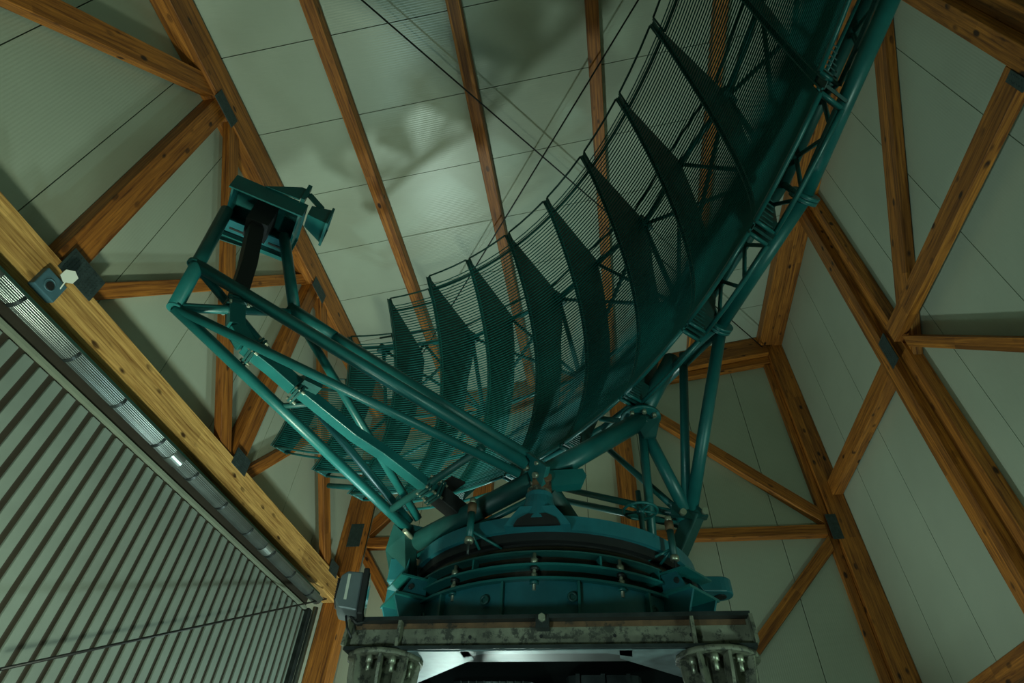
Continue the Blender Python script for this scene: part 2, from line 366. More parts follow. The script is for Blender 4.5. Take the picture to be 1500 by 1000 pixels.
# --- right wall (timber faces at x = 3.66)
XI2 = 3.68
def RW(p): return at(p, X=XI2)
zR = zc(3.78)
timber('top_beam', V(3.776, YF + .01, zR - .16), V(3.776, 9.19, zR - .16), .24, .26, UZ, 'pine top beam along the right wall under the roof', G_R)
timber('top_beam', V(3.54, YF + .01, zc(3.54) - .16), V(3.54, 9.12, zc(3.54) - .16), .22, .26, UZ, 'second pine top beam doubled against the right wall beam', G_R)
C1 = timber('timber_post', V(3.776, 5.935, .002), V(3.776, 5.935, zR - .295), .26, .24, UX, 'tall pine post where four braces meet on the right wall', G_R)
C2 = timber('timber_post', V(3.826, 5.70, .002), V(3.826, 5.70, zR - .295), .20, .14, UX, 'pine post strip doubled beside the four-brace post', G_R)
Dp = timber('timber_post', V(3.776, 2.255, .002), V(3.776, 2.255, zR - .295), .19, .24, UX, 'broad pine post overhead past the reflector edge, right wall', G_R)
Dp2 = timber('timber_post', V(3.836, 2.07, .002), V(3.836, 2.07, zR - .295), .17, .12, UX, 'pine strip doubled beside the broad overhead post', G_R)
def rw(name, a, b, w_, lab, X=3.78, dep=.16): return timber(name, V(X, a[0], a[1]), V(X, b[0], b[1]), w_, dep, UX, lab, G_R, cut=UY)
a = (RW((1294, 455)) + RW((1326, 455))) / 2; b = (RW((1264, 130)) + RW((1298, 130))) / 2; d = (b - a).normalized()
timber('diagonal_brace', V(3.835, 5.595, a.z + (5.595 - a.y) * d.z / d.y), V(3.835, 2.36, a.z + (2.36 - a.y) * d.z / d.y), .30, .11, UX, 'pine brace rising steeply beside the reflector edge to the roof beam', G_R, cut=UY)
a = (RW((1312, 478)) + RW((1340, 478))) / 2; b = (RW((1400, 280)) + RW((1440, 280))) / 2
zA = H + 5.10; zD = H + 5.02
rw('diagonal_brace', (5.595, zA + .20), (2.355, zD + .12), .26, 'knotty pine brace leaning out towards the broad overhead post', 3.715, .11)
a = (RW((1340, 500))); b = (RW((1500, 506))); d = (b - a).normalized()
rw('diagonal_brace', (5.47, a.z + (5.47 - a.y) * d.z / d.y), ((b + d * 1.9).y, (b + d * 1.9).z), .13, 'thin pine brace running out level from the four-brace node')
rw('diagonal_brace', (6.07, H + 5.2), (9.19, H + 5.28), .26, 'short pine brace between the four-brace post and the plated corner post', 3.80)
rw('horizontal_rail', (6.07, H + 1.88), (9.19, H + 1.88), .22, 'low pine rail at the foot of the right wall sheets')
rw('horizontal_rail', (2.355, H + 1.88), (5.595, H + 1.88), .22, 'low pine rail under the knotty brace, right wall')
plate(C1, V(3.655, 5.78, H + 5.2), (UZ, UY), (.44, .20)); plate(Dp, V(3.652, 2.40, H + 5.05), (UZ, UY), (.24, .10))
# --- roof purlins
for x, lab in ((-3.10, 'roof purlin nearest the left wall top beam'), (-1.38, 'second roof purlin from the left wall top beam'), (.34, 'third roof purlin, passing behind the top of the reflector'), (2.03, 'fourth roof purlin, seen through the reflector rods')):
    timber('roof_purlin', V(x, YF + .01, zc(x) - .115), V(x, 9.12, zc(x) - .115), .17, .19, UZ, lab, G_C)
# --- roof bracing rods
def onroof(p, off):
    d = ray(*p); t = (7.72 - off + CS * 4.46) / (d.z - CS * d.x); return EYE + d * t
def rod_thing(a, b, r, label, ext=0):
    d = (b - a).normalized(); m = MB().tube(a - d * ext, b, r, 8)
    o = m.build('tension_rod', CABLE, None, a); 
    return tag(o, label, 'rod', None)
rod_thing(onroof((530, 0), .36), V(3.46, 9.08, zc(3.46) - .36), .011, 'thin black tension rod under the roof running to the back corner by the right wall', 1.2)
rod_thing(onroof((935, 0), .40), V(-4.38, 8.85, zc(-4.4) - .40), .011, 'thin black tension rod under the roof running to the back corner by the left wall', 1.0)
rod_thing(at((0, 980), X=-4.2), at((478, 877), X=-4.36), .012, 'dark tension rod stretched across the grooved cladding')

# --- neighbouring clad facade below the eave beam
ztop = H + 3.07
fa = tag(MB().box((-4.565, 3.4, ztop / 2), .05, 9.4, ztop).build('wall_left_lower', BOARDG), kind='structure')
y = -1.19
bm0 = None
while y < 8.06:
    if bm0 is None:
        o = MB().box((-4.53, y + .052, ztop / 2 - .02), .022, .100, ztop - .06).build('cladding_board', BOARD, fa, None, .004); bm0 = (o, y)
    else:
        o = bm0[0].copy(); col.objects.link(o); o.parent = fa; o.location = V(0, y - bm0[1], 0)
    y += .165
MB().box((-4.515, 3.4, ztop - .01), .05, 9.35, .035).build('cladding_trim', TRIMM, fa)
MB().box((-4.53, 3.4, ztop + .10), .03, 9.35, .20).build('fascia_board', BOARDG, fa)  # dark brown board, shadow band below the gutter put into its colour too
MB().box((-4.51, 8.14, ztop / 2), .10, .10, ztop).build('corner_trim', STEELD, fa)
MB().tube(V(-4.43, 8.22, 0), V(-4.43, 8.22, ztop + .05), .04, 14).build('downpipe', GALV, fa)
gx, gz, gr = -4.385, H + 3.205, .078
gt = empty('gutter', V(gx, 3.4, gz), 'half-round galvanised gutter below the bright pine beam', 'gutter')
m = MB(); n = 14
prof = [(math.pi + math.pi * k / n) for k in range(n + 1)]
A = [V(gx + gr * math.cos(t), 0, gz + gr * math.sin(t)) for t in prof]; 
for i in range(n):
    p, r_ = A[i], A[i + 1]; b0 = len(m.v)
    m.v += [V(p.x, -1.2, p.z), V(p.x, 8.12, p.z), V(r_.x, 8.12, r_.z), V(r_.x, -1.2, r_.z)]; m.face((b0, b0 + 1, b0 + 2, b0 + 3), True)
tr = m.build('trough', GALV, gt); sd = tr.modifiers.new('thick', 'SOLIDIFY'); sd.thickness = .004
MB().tube(V(gx + gr, -1.2, gz + .004), V(gx + gr, 8.12, gz + .004), .009, 8).build('front_bead', GALV, gt)
MB().prism([V(-4.47, 3.45, gz + .10), V(gx + .03, 3.45, gz + .075), V(gx + .035, 3.45, gz + .03), V(gx + .03, 3.45, gz + .07), V(-4.47, 3.45, gz + .095)], (0, 9.3, 0)).build('drip_flashing', FLASH, gt)
yb_ = -.9
while yb_ < 8.1:
    m = MB()
    for k in range(n):
        a0 = prof[k]; a1 = prof[k + 1]
        for rr in ((gr + .003, gr + .009),):
            p = [V(gx + rr[0] * math.cos(a0), yb_, gz + rr[0] * math.sin(a0)), V(gx + rr[1] * math.cos(a0), yb_, gz + rr[1] * math.sin(a0)), V(gx + rr[1] * math.cos(a1), yb_, gz + rr[1] * math.sin(a1)), V(gx + rr[0] * math.cos(a1), yb_, gz + rr[0] * math.sin(a1))]
            m.prism(p, (0, .03, 0))
    m.build('gutter_bracket', STEELD, gt); yb_ += .62
for yj in (1.9, 4.35, 6.4):
    m = MB()
    for k in range(n):
        a0 = prof[k]; a1 = prof[k + 1]; r0, r1 = gr + .003, gr + .012
        m.prism([V(gx + r0 * math.cos(a0), yj, gz + r0 * math.sin(a0)), V(gx + r1 * math.cos(a0), yj, gz + r1 * math.sin(a0)), V(gx + r1 * math.cos(a1), yj, gz + r1 * math.sin(a1)), V(gx + r0 * math.cos(a1), yj, gz + r0 * math.sin(a1))], (0, .16, 0))
    m.build('joint_sleeve', GALV, gt)
# sensor box on the eave beam
sp = at((70, 418), X=-4.43)
se = empty('sensor_box', sp, 'blue-grey square box with a round opening on the bright eave beam', 'sensor')
MB().box(sp, .07, .22, .20).build('housing', SENS, se, None, .008)
MB().torus(sp + V(.036, -.01, -.01), UX, .05, .006, 24, 6).build('ring', SENS, se)
MB().disc(sp + V(.036, -.005, -.015), UX, .035, .01, 18).build('opening', BLACK, se)
pp = at((101, 405), X=-4.34)
MB().tube(sp + V(.02, .08, .02), pp, .006, 8).build('cable', WHITE, se)
wp = empty('junction_cap', pp, 'small pale hexagonal cap hanging off the steel nail plate', 'cap')
MB().disc(pp, V(.8, -.3, -.5), .062, .05, 6).build('cap', WHITE, wp)
MB().tube(pp, V(-4.46, pp.y + .02, pp.z), .012, 8).build('stem', WHITE, wp)

# ------------------------------------------------------------------ radar pedestal (fixed)
AX = V(-.38, 3.6, 0)                          # turntable axis
pd = empty('radar_pedestal', V(AX.x, AX.y, 0), 'weathered steel pedestal frame with ribbed legs carrying the teal turntable', 'pedestal')
FX0, FX1, FY0, FY1, FZ0, FZ1 = -1.17, .53, 2.50, 4.62, 2.385, 2.505
# frame beams: flanges, web, stiffeners
def ibeam(p0, p1, side):
    """channel section from p0 to p1 (at the top face), open towards `side`"""
    d = (p1 - p0).normalized(); c = (p0 + p1) / 2; l = (p1 - p0).length; s_ = Vector(side)
    m = MB(); m.box(c + s_ * .0 - UZ * .008, l, .17, .016, (d, s_, UZ)); m.box(c - UZ * .127, l, .17, .014, (d, s_, UZ)); m.build('beam_flange', STEELD, pd)
    m = MB(); m.box(c + s_ * .035 - UZ * .068, l, .012, .106, (d, s_, UZ)); wv = m.build('beam_web', STEEL, pd)
    m = MB(); m.box(c + s_ * .0425 - UZ * .028, l * .98, .003, .022, (d, s_, UZ)); m.build('rust_band', RUST, wv)
    for k in range(5):
        q = p0 + d * (l * (.14 + .18 * k)) + s_ * .0425 - UZ * .075
        MB().disc(q, s_, .007, .006, 10).build('bolt_hole', BLACK, wv)
    return c
ibeam(V(FX0, FY0 + .085, FZ1), V(FX1, FY0 + .085, FZ1), V(0, -1, 0))
ibeam(V(FX0, FY1 - .085, FZ1), V(FX1, FY1 - .085, FZ1), V(0, 1, 0))
ibeam(V(FX0 + .085, FY0 + .17, FZ1), V(FX0 + .085, FY1 - .17, FZ1), V(-1, 0, 0))
ibeam(V(FX1 - .085, FY0 + .17, FZ1), V(FX1 - .085, FY1 - .17, FZ1), V(1, 0, 0))
for x in (-.935, .30):
    MB().box((x, FY0 + .022, FZ1 - .068), .014, .044, .106).build('stiffener', STEEL, pd)
for x, s_ in ((FX0, 1), (FX1, -1)):
    MB().prism([V(x, FY0, FZ1 - .01), V(x, FY0 + .16, FZ1 - .01), V(x, FY0 + .16, FZ0), V(x, FY0 - .02, FZ0)], (.014, 0, 0)).build('end_plate', STEEL, pd)
MB().box((-.31, FY0 + .02, FZ1 - .03), .055, .05, .05).build('clamp', STEELD, pd); 
MB().disc(V(-.31, FY0 - .01, FZ1 - .02), UY, .016, .03, 6).build('bolt', BOLT, pd)
# underside corner gussets, plan-shaped plate
def gus(pts, m_): MB().prism([V(x, y_, FZ0 - .012) for x, y_ in pts], (0, 0, .012)).build('gusset_plate', m_, pd)
G1 = paint('bare_steel', (.16, .22, .23), .4, .2, .35, 14)
gus([(-.98, 2.52), (-.62, 2.52), (-.62, 2.62), (-.98, 2.98)], G1); gus([(.36, 2.52), (.0, 2.52), (.0, 2.62), (.36, 2.98)], G1)
gus([(-.66, 2.515), (.05, 2.515), (.05, 2.60), (-.05, 2.555), (-.57, 2.555), (-.66, 2.60)], G1)
for x in (-1.015, .385):
    for y_ in (FY0 + .12, FY1 - .12):
        c = V(x, y_, 0)
        lg = MB().tube(V(x, y_, 0), V(x, y_, FZ0 - .03), .075, 20).build('leg', STEEL, pd)
        MB().disc(V(x, y_, FZ0 - .026), UZ, .165, .02, 16).build('leg_flange', STEEL, lg)
        MB().disc(V(x, y_, .02), UZ, .2, .04, 16).build('foot_plate', STEELD, lg)
        for k in range(8):
            a = 2 * math.pi * (k + .25) / 8; d = V(math.cos(a), math.sin(a), 0); t = V(-math.sin(a), math.cos(a), 0)
            MB().prism([c + d * .06 + UZ * (FZ0 - .036), c + d * .155 + UZ * (FZ0 - .036), c + d * .15 + UZ * (FZ0 - .10), c + d * .085 + UZ * (FZ0 - .38), c + d * .06 + UZ * (FZ0 - .38)], t * .012).build('rib', STEEL, lg)
            a += math.pi / 8; d = V(math.cos(a), math.sin(a), 0)
            m = MB(); q = c + d * .125 + UZ * (FZ0 - .05); m.disc(q, UZ, .016, .028, 6); m.disc(q - UZ * .025, UZ, .009, .04, 8); m.build('bolt', BOLT, lg)
# drive machinery between the legs
mo = MB(); c = at((735, 1000), Y=3.35)
mo.tube(c - UX * .22, c + UX * .16, .17, 28); mo.tube(c + UX * .16, c + UX * .24, .17, 28, .10); mo.tube(c + UX * .24, c + UX * .34, .045, 16)
mo.build('drive_motor', STEELD, pd)
m = MB()
for k in range(9): m.torus(c - UX * (.18 - .04 * k), UX, .172, .006, 32, 6)
m.build('cooling_fin', STEELD, pd)
MB().box(c + V(-.30, -.12, .03), .12, .1, .10).build('terminal_box', STEEL, pd, None, .01)
MB().box(c + V(-.30, -.175, .03), .10, .008, .07).build('terminal_cover', G1, pd)
c2 = at((885, 995), Y=3.25)
m = MB(); m.box(c2, .36, .34, .22); m.build('gear_housing', STEELD, pd, None, .05)
MB().tube(c2 + V(0, 0, -.13), c2 + V(0, 0, .28), .11, 24).build('gear_shaft', STEELD, pd)
m = MB()
for x in (-.12, 0, .12): m.box(c2 + V(x, -.175, 0), .02, .03, .18)
m.build('housing_rib', STEELD, pd)
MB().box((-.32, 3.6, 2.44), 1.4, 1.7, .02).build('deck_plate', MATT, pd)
# fixed lower ring: skirt, flanges, drum
def ring(name, r0, r1, z0, z1, m_, par, n=96): return MB().lathe(AX, [(r0, z0), (r1, z0), (r1, z1), (r0, z1)], n).build(name, m_, par)
sk = ring('skirt_ring', .80, .862, 2.45, 2.744, TEALB, pd)
ring('lower_flange', .80, .892, 2.744, 2.756, TEAL, pd)
ring('bearing_drum', .60, .815, 2.756, 2.91, DRUM, pd)
ring('middle_flange', .80, .885, 2.815, 2.826, TEAL, pd)
ring('upper_flange', .80, .878, 2.884, 2.892, TEALD, pd)
def rd(a): return V(math.cos(R(a)), math.sin(R(a)), 0), V(-math.sin(R(a)), math.cos(R(a)), 0)
for a in range(-180, 180, 24):
    d, t = rd(a + 8); MB().box(AX + d * .875 + UZ * 2.61, .03, .012, .262, (d, t, UZ)).build('skirt_rib', TEAL, sk)
for a in (-106, -78, -50, -134, -20, -160):
    d, t = rd(a); p = AX + d * .87 + UZ * 2.665
    m = MB(); m.torus(p + d * .012, d, .018, .007, 18, 6); m.disc(p, d, .012, .02, 12); m.build('skirt_boss', TEALD, sk)
for a in (-112, -68, -135, -45):
    d, t = rd(a); MB().box(AX + d * .845 + UZ * 2.855, .05, .010, .058, (d, t, UZ)).build('flange_fin', TEAL, pd)
for a in (-120, -90, -61):
    d, t = rd(a); p = AX + d * .862
    st = MB().tube(p + UZ * 2.70, p + UZ * 2.885, .009, 10).build('stud', BOLT, pd)
    for z, r_, h, m_ in ((2.842, .019, .028, BOLT), (2.806, .022, .016, STEELD), (2.770, .016, .022, BOLT), (2.735, .022, .016, TEAL)):
        MB().disc(p + UZ * z, UZ, r_, h, 6 if m_ is not TEAL else 16).build('nut', m_, st)
# corner brackets on the skirt
for a in (-143, -37):
    d, t = rd(a)
    m = MB(); m.box(AX + d * .93 + UZ * 2.765, .20, .26, .014, (d, t, UZ)); m.box(AX + d * .93 + UZ * 2.868, .17, .24, .010, (d, t, UZ)); m.build('bracket_plate', TEAL, pd)
    for s_ in (-1, 1):
        q = AX + t * (s_ * .10)
        MB().prism([q + d * .85 + UZ * 2.46, q + d * .90 + UZ * 2.46, q + d * 1.03 + UZ * 2.76, q + d * .85 + UZ * 2.76], t * .014).build('bracket_gusset', TEALB, pd)
        MB().prism([q + d * .86 + UZ * 2.77, q + d * 1.0 + UZ * 2.77, q + d * .95 + UZ * 2.865, q + d * .86 + UZ * 2.865], t * .014).build('bracket_cheek', TEALB, pd)
    m = MB(); m.disc(AX + d * .95 + t * .0 + UZ * 2.815, t, .035, .05, 16); m.tube(AX + d * .95 - t * .12 + UZ * 2.815, AX + d * .95 + t * .12 + UZ * 2.815, .014, 10); m.build('guide_roller', STEELD, pd)

# ------------------------------------------------------------------ radar antenna (everything that turns)
an = empty('radar_antenna', V(AX.x, AX.y, 2.93), 'large teal parabolic radar antenna of curved rods and ribs with a feed boom', 'radar antenna')
K = .95
PSI, TAU = -0.71639, 0.48327
qa, qb, uc, vb, vt, du = -0.10736 / K, -0.2334 / K, -0.80541 * K, -0.17285 * K, 2.72785 * K, 0.6758 * K
U = V(math.cos(PSI), math.sin(PSI), 0); Wh = V(-math.sin(PSI), math.cos(PSI), 0)
Vv = UZ * math.cos(TAU) + Wh * math.sin(TAU); W = Wh * math.cos(TAU) - UZ * math.sin(TAU)
O = EYE + ray(912.01, 579.62) * (4 * K)      # foot of rib 7: range set by the hall and the turntable below
def S(i, v, h=0.0):
    """reflector surface at rib position i and height v, h metres behind it"""
    u = (i - 7) * du
    return O + U * u + Vv * (v - vb) + W * (qa * (u - uc) ** 2 + qb * v * v - qa * uc ** 2 - qb * vb * vb) + (Wh + U * (.063 * (u - uc))) * h
NP = 12; E_ = .05
def prange(p):
    k = min(p, NP - 1 - p)
    return {0: (.57, 1.57), 1: (.33, 2.09), 2: (.02, 2.47)}.get(k, (vb, vt)) if p < 6 or p > 9 else (vb, vt)
# rods
npitch = 96
for k in range(npitch):
    v = vb + .02 + (vt - .10 - vb - .02) * k / (npitch - 1)
    ps = [p for p in range(NP) if prange(p)[0] + .01 <= v <= prange(p)[1] - .08]
    if not ps: continue
    i0, i1 = ps[0] + E_, ps[-1] + 1 - E_
    n = (ps[-1] - ps[0] + 1) * 3
    MB().path([S(i0 + (i1 - i0) * j / n, v) for j in range(n + 1)], .0063, 4).build('reflector_rod', RODM, an)
# ribs
def clampi(i): return max(0, min(NP - 1, i))
HP = [(vb, .14), (.5, .20), (1.2, .31), (1.67, .40), (2.28, .60), (vt, .02)]
def hprof(i, v, v0, v1):
    hp = [(a, b * (1.14 if i % 2 and a == 2.28 else .95 if a == 2.28 else 1)) for a, b in HP]
    for (a, ha), (b, hb) in zip(hp, hp[1:]):
        if v <= b + 1e-6:
            h = ha + (hb - ha) * (v - a) / (b - a); break
    else: h = .02
    if v1 < vt - .02: h = min(h, .02 + (v1 - v) * 1.3)
    return max(h, .02)
for i in range(NP + 1):
    v0 = min(prange(clampi(i - 1))[0], prange(clampi(i))[0]); v1 = max(prange(clampi(i - 1))[1], prange(clampi(i))[1])
    vs = sorted(set([v0 + (v1 - v0) * j / 22 for j in range(23)] + [x for x in (2.28,) if v0 < x < v1]))
    A = [S(i, v, .016) for v in vs]; B = [S(i, v, .016 + hprof(i, v, v0, v1)) for v in vs]
    rb = MB().strip(A, B, U * .014).build('rib', TEALD, an)
    MB().strip([S(i - .024, v, .012) for v in vs], [S(i + .024, v, .012) for v in vs], (Wh * .006)).build('rib_flange', TEALD, rb)
    for s_ in (-1, 1):
        MB().path([S(i + s_ * .028, v, .002) for v in vs], .0065, 5).build('rib_edging', TEAL, rb)
# panel edge frames
for p in range(NP):
    v0, v1 = prange(p); a, b = p + E_, p + 1 - E_
    fr = MB().path([S(a + (b - a) * j / 3, v1) for j in range(4)], .0105, 6).build('top_rail', TEALD, an)
    for i in (a, b): MB().tube(S(i, v1), S(i, v1 - .12, .03), .009, 6).build('rail_tie', TEALD, fr)
    MB().path([S(a + (b - a) * j / 3, v1 - .125, .03) for j in range(4)], .015, 6).build('inner_rail', TEALD, fr)
    fr = MB().path([S(a + (b - a) * j / 3, v0, 0) for j in range(4)], .014, 6).build('bottom_rail', TEAL, an)
    MB().path([S(a + (b - a) * j / 3, v0, .15) for j in range(4)], .014, 6).build('outer_rail', TEAL, fr)
    for i in (a, b): MB().tube(S(i, v0), S(i, v0, .14), .012, 6).build('rail_tie', TEAL, fr)
    for i, s_ in ((a, 1), (b, -1)):
        MB().prism([S(i, v0, .005), S(i, v0, .14), S(i + s_ * .02, v0 + .22, .17), S(i + s_ * .02, v0 + .22, .01)], U * .006).build('end_sheet', TEALD, fr)
    m = MB()
    for j in range(1, 7):                      # stiff slats of the corner grating under each panel
        m.bar(S(a + .03 * j, v0 + .004, .01), S(a + .03 * j, v0 + .004, .01 + .12 * (1 - j / 8)), .006, .012)
    m.build('corner_grating', TEALD, fr)
# back truss
def tb(name, p, q, r, m_=TEAL, par=an, n=10): return MB().tube(p, q, r, n).build(name, m_, par)
UP = {i: S(i, 2.24, .64 if i % 2 else .56) for i in range(1, 12)}
UP2 = {i: S(i, 2.36, .60 if i % 2 else .53) for i in range(1, 12)}
LO = {i: S(i, .25, .27) for i in range(1, 12)}
LI = {i: S(i, .60, .20) for i in range(1, 12)}
RE = {i: S(i, 1.42, .66) for i in range(1, 12, 2)}
for i in range(1, 11):
    tb('upper_chord', UP[i], UP[i + 1], .028); tb('upper_chord', UP2[i], UP2[i + 1], .014, TEALD)
    if i < 7: tb('lower_chord', LO[i], LO[i + 1], .030); tb('inner_chord', LI[i], LI[i + 1], .022)
JP = [S(7.95, .20, .28), S(9.30, .20, .25), S(10.75, .20, .20), S(11.4, .25, .2)]
for a, b in zip([LO[7]] + JP, JP): tb('lower_chord', a, b, .046, TEAL, an, 16)
JI = [S(7.9, .62, .24), S(9.2, .62, .22), S(10.6, .62, .20)]
for a, b in zip([LI[7]] + JI, JI): tb('inner_chord', a, b, .034, TEALD, an, 14)
for a, b in zip(JP, JI):
    m = MB(); d = (JP[1] - JP[0]).normalized(); m.disc(a, d, .085, .022, 20); m.disc(a + d * .025, d, .085, .022, 20); m.build('chord_flange', TEAL, an)
    tb('lattice', a, b, .02)
for (a, b), (c, d) in zip(zip(JP, JP[1:]), zip(JI, JI[1:])):
    n = 3
    for k in range(n):
        tb('lattice', a.lerp(b, k / n), c.lerp(d, (k + .5) / n), .014); tb('lattice', c.lerp(d, (k + .5) / n), a.lerp(b, (k + 1) / n), .014)
for i in range(1, 12, 2):
    tb('back_brace', UP[i], RE[i], .026, TEALD); tb('back_brace', RE[i], LI[i], .026, TEALD)
    nd_ = MB(); nd_.box(UP[i], .10, .16, .10, (U, Wh, UZ)); nd_.build('truss_node', TEALD, an)
    for j in (i - 1, i + 1):
        if j in UP: tb('back_brace', RE[i], UP[j], .019, TEALD); tb('back_brace', RE[i], LI[j], .019, TEALD)
    for j in (i - 2, i + 2):
        if j in RE: tb('back_brace', UP[i], RE[j], .020, TEALD)
for i in range(1, 11, 2):
    tb('rear_chord', RE[i], RE[i + 2], .020) if i + 2 in RE else None
    
# ---- turning ring
ring('ring_band', .80, .875, 3.004, 3.083, TEALB, an)
ring('ring_lip', .70, .850, 2.958, 3.004, BLACK, an); ring('ring_groove', .60, .815, 2.93, 2.958, BLACK, an); ring('ring_inner', .60, .835, 2.915, 2.932, DRUM, an)
MB().lathe(AX, [(.05, 3.06), (.86, 3.06), (.86, 3.082), (.05, 3.082)], 64).build('ring_top_plate', TEALD, an)
NF = EYE + V(-.379, 2.74, 1.76); NL = EYE + V(-1.2, 3.13, 1.58); NR = EYE + V(.48, 3.35, 1.81); F = EYE + V(.275, 3.17, 2.39); NB = V(.1, 4.42, H + 1.62)
bo = V(-.362, 2.765, 0)
m = MB(); m.lathe(bo, [(0, 3.04), (.105, 3.04), (.088, 3.14), (.075, 3.19), (.075, 3.215), (0, 3.215)], 28); b_ = m.build('mount_boss', TEALB, an)
m = MB(); m.lathe(bo, [(0, 3.215), (.066, 3.215), (.066, 3.25), (0, 3.25)], 24); m.build('boss_collar', STEEL, b_)
# arch below the boss
arch = [bo + V(x, -.045, 0) + UZ * z for x, z in ((-.17, 3.003), (-.13, 3.06), (-.09, 3.11), (.09, 3.11), (.13, 3.06), (.17, 3.003))]
MB().prism(arch, (0, .09, 0)).build('boss_web', TEALB, b_)
MB().prism([bo + V(x, -.09, 0) + UZ * z for x, z in ((-.12, 3.0), (-.10, 3.035), (-.05, 3.062), (.05, 3.062), (.10, 3.035), (.12, 3.0))], (0, .02, 0)).build('boss_recess', BLACK, b_)
m = MB(); q = bo + V(.02, -.02, 3.275); m.box(q, .10, .08, .075); m.disc(q + V(.03, -.05, .005), V(.3, -1, 0), .026, .05, 6); m.build('pivot_block', RUST, b_)
# clevis joining the boom to the base tubes
ca = (NF - (EYE + V(-2.1, 1.56, 2.42))).normalized()
cq = NF + V(-.02, -.02, .0); cx = V(.62, -.30, -.72).normalized(); cn = V(-.80, -.55, -.25).normalized()
cn = (cn - cx * cn.dot(cx)).normalized(); cy = cn.cross(cx)
cp = MB().box(cq, .26, .15, .03, (cx, cy, cn)).build('clevis_plate', TEAL, an, None, .004)
for k in (-.085, -.02, .07):
    m = MB(); m.disc(cq + cx * k + cn * .025, cn, .018, .025, 6); m.build('bolt', BOLT, cp)
for k in (-1, 1):
    m = MB(); m.disc(cq + cx * .05 + cy * (k * .06) + cn * .02, cn, .012, .02, 6); m.build('bolt', BOLT, cp)
MB().prism([NF + V(.04, .0, -.12), NF + V(.25, .06, -.075), NF + V(.27, .07, -.02), NF + V(.25, .06, .02), NF + V(.06, .0, -.02)], V(.02, -.05, .01)).build('clevis_gusset', TEAL, an)
# base tubes
tb('base_tube', NF + V(.02, .02, -.03), F - (F - NF).normalized() * .02, .062, TEAL, an, 24)
tb('base_tube', NF + V(-.02, .02, -.05), NL + V(0, .02, -.03), .058, TEALD, an, 24); tb('base_rail', NF + V(0, .02, -.15), NL + V(.06, .02, -.10), .018, TEAL)
tb('base_tube', NF + V(.05, .04, -.08), NB, .062, TEALD, an, 24)
tb('base_tube', NL, V(-.8, 4.4, H + 1.6), .05, TEALD, an, 20)
tb('base_post', F - UZ * .05, V(F.x - .03, F.y + .18, 3.07), .028); tb('base_post', F + V(.01, .02, -.05), NR, .042, TEAL, an, 16)
tb('base_post', NR + V(.03, 0, 0), S(7.95, .2, .30), .040, TEAL, an, 16); tb('base_post', NR + V(.0, 0, 0), S(7.42, .30, .24), .030, TEAL, an, 14)
tb('base_post', NR + V(-.02, 0, 0), NR + V(-.02, .03, -.05), .05)
KB = at((785, 706), Y=4.25); KB2 = at((800, 727), Y=4.2)
tb('base_strut', NR + V(-.05, .0, -.02), KB, .024); tb('base_strut', NR + V(-.04, .02, -.08), KB2, .024); tb('base_strut', KB2, NB, .024); tb('base_strut', KB, KB2, .024); tb('base_strut', KB, V(-.8, 4.4, H + 1.6), .024)
tb('base_strut', NR + V(-.06, .0, .02), at((862, 632), Y=3.95), .024)
tb('base_strut', F + V(-.08, .05, .03), at((880, 613), Y=3.5), .022)
MB().bar(NR + V(.05, 0, -.02), V(.33, 3.45, 3.07), .10, .09).build('base_foot', TEALD, an, None, .01)
MB().prism([NR + V(-.08, .02, .05), NR + V(.06, .02, .05), NR + V(.12, .0, -.05), NR + V(.02, .0, -.07), NR + V(-.1, .0, -.03)], V(0, .09, .02)).build('base_knuckle', TEALD, an)
for q in (NR + V(-.03, -.06, -.04), NR + V(.10, -.05, -.035)):
    MB().disc(q, V(.2, -1, -.2), .02, .04, 10).build('knuckle_pin', BOLT, an)
fl = MB().disc(F + V(0, .02, .035), UZ, .135, .022, 28).build('mount_flange', TEAL, an)
MB().disc(F + V(0, .02, -.01), UZ, .072, .07, 28).build('flange_hub', TEALD, fl)
for k in range(8):
    a = 2 * math.pi * k / 8 + .2; MB().disc(F + V(.105 * math.cos(a), .02 + .105 * math.sin(a), .012), UZ, .015, .03, 6).build('bolt', BOLT, fl)
tb('mount_column', F + V(0, .02, .04), S(7.25, .35, .22), .06, TEAL, an, 20)
MB().prism([F + V(-.05, -.05, -.02), F + V(.12, -.02, -.02), F + V(.08, 0, -.14), F + V(0, -.02, -.16)], V(.0, .02, 0)).build('flange_gusset', TEALD, an)
# left foot of the boom
for k in (0, .022, .044): MB().bar(NL + V(.06 + k, -.035 + k * .3, .035), NL + V(.072 + k, -.033 + k * .3, .015), .003, .006).build('stencil_mark', CREAM, an)
MB().prism([NL + V(-.06, -.05, .06), NL + V(.03, -.07, -.02), NL + V(.05, .0, -.22), NL + V(-.04, .02, -.25), NL + V(-.10, 0, -.08)], V(-.05, -.07, 0)).build('boom_foot', TEALD, an)
MB().prism([NL + V(-.02, -.03, .08), NL + V(.22, .05, .05), NL + V(.16, .05, -.06), NL + V(-.02, -.03, -.06)], V(.01, -.03, 0)).build('boom_foot_plate', TEAL, an)
MB().box(NL + V(-.02, .02, -.20), .12, .12, .14).build('foot_block', TEALB, an, None, .01)
m = MB(); m.disc(NL + V(.03, -.08, -.02), V(-.2, -1, 0), .014, .14, 8); m.build('foot_pin', BOLT, an)
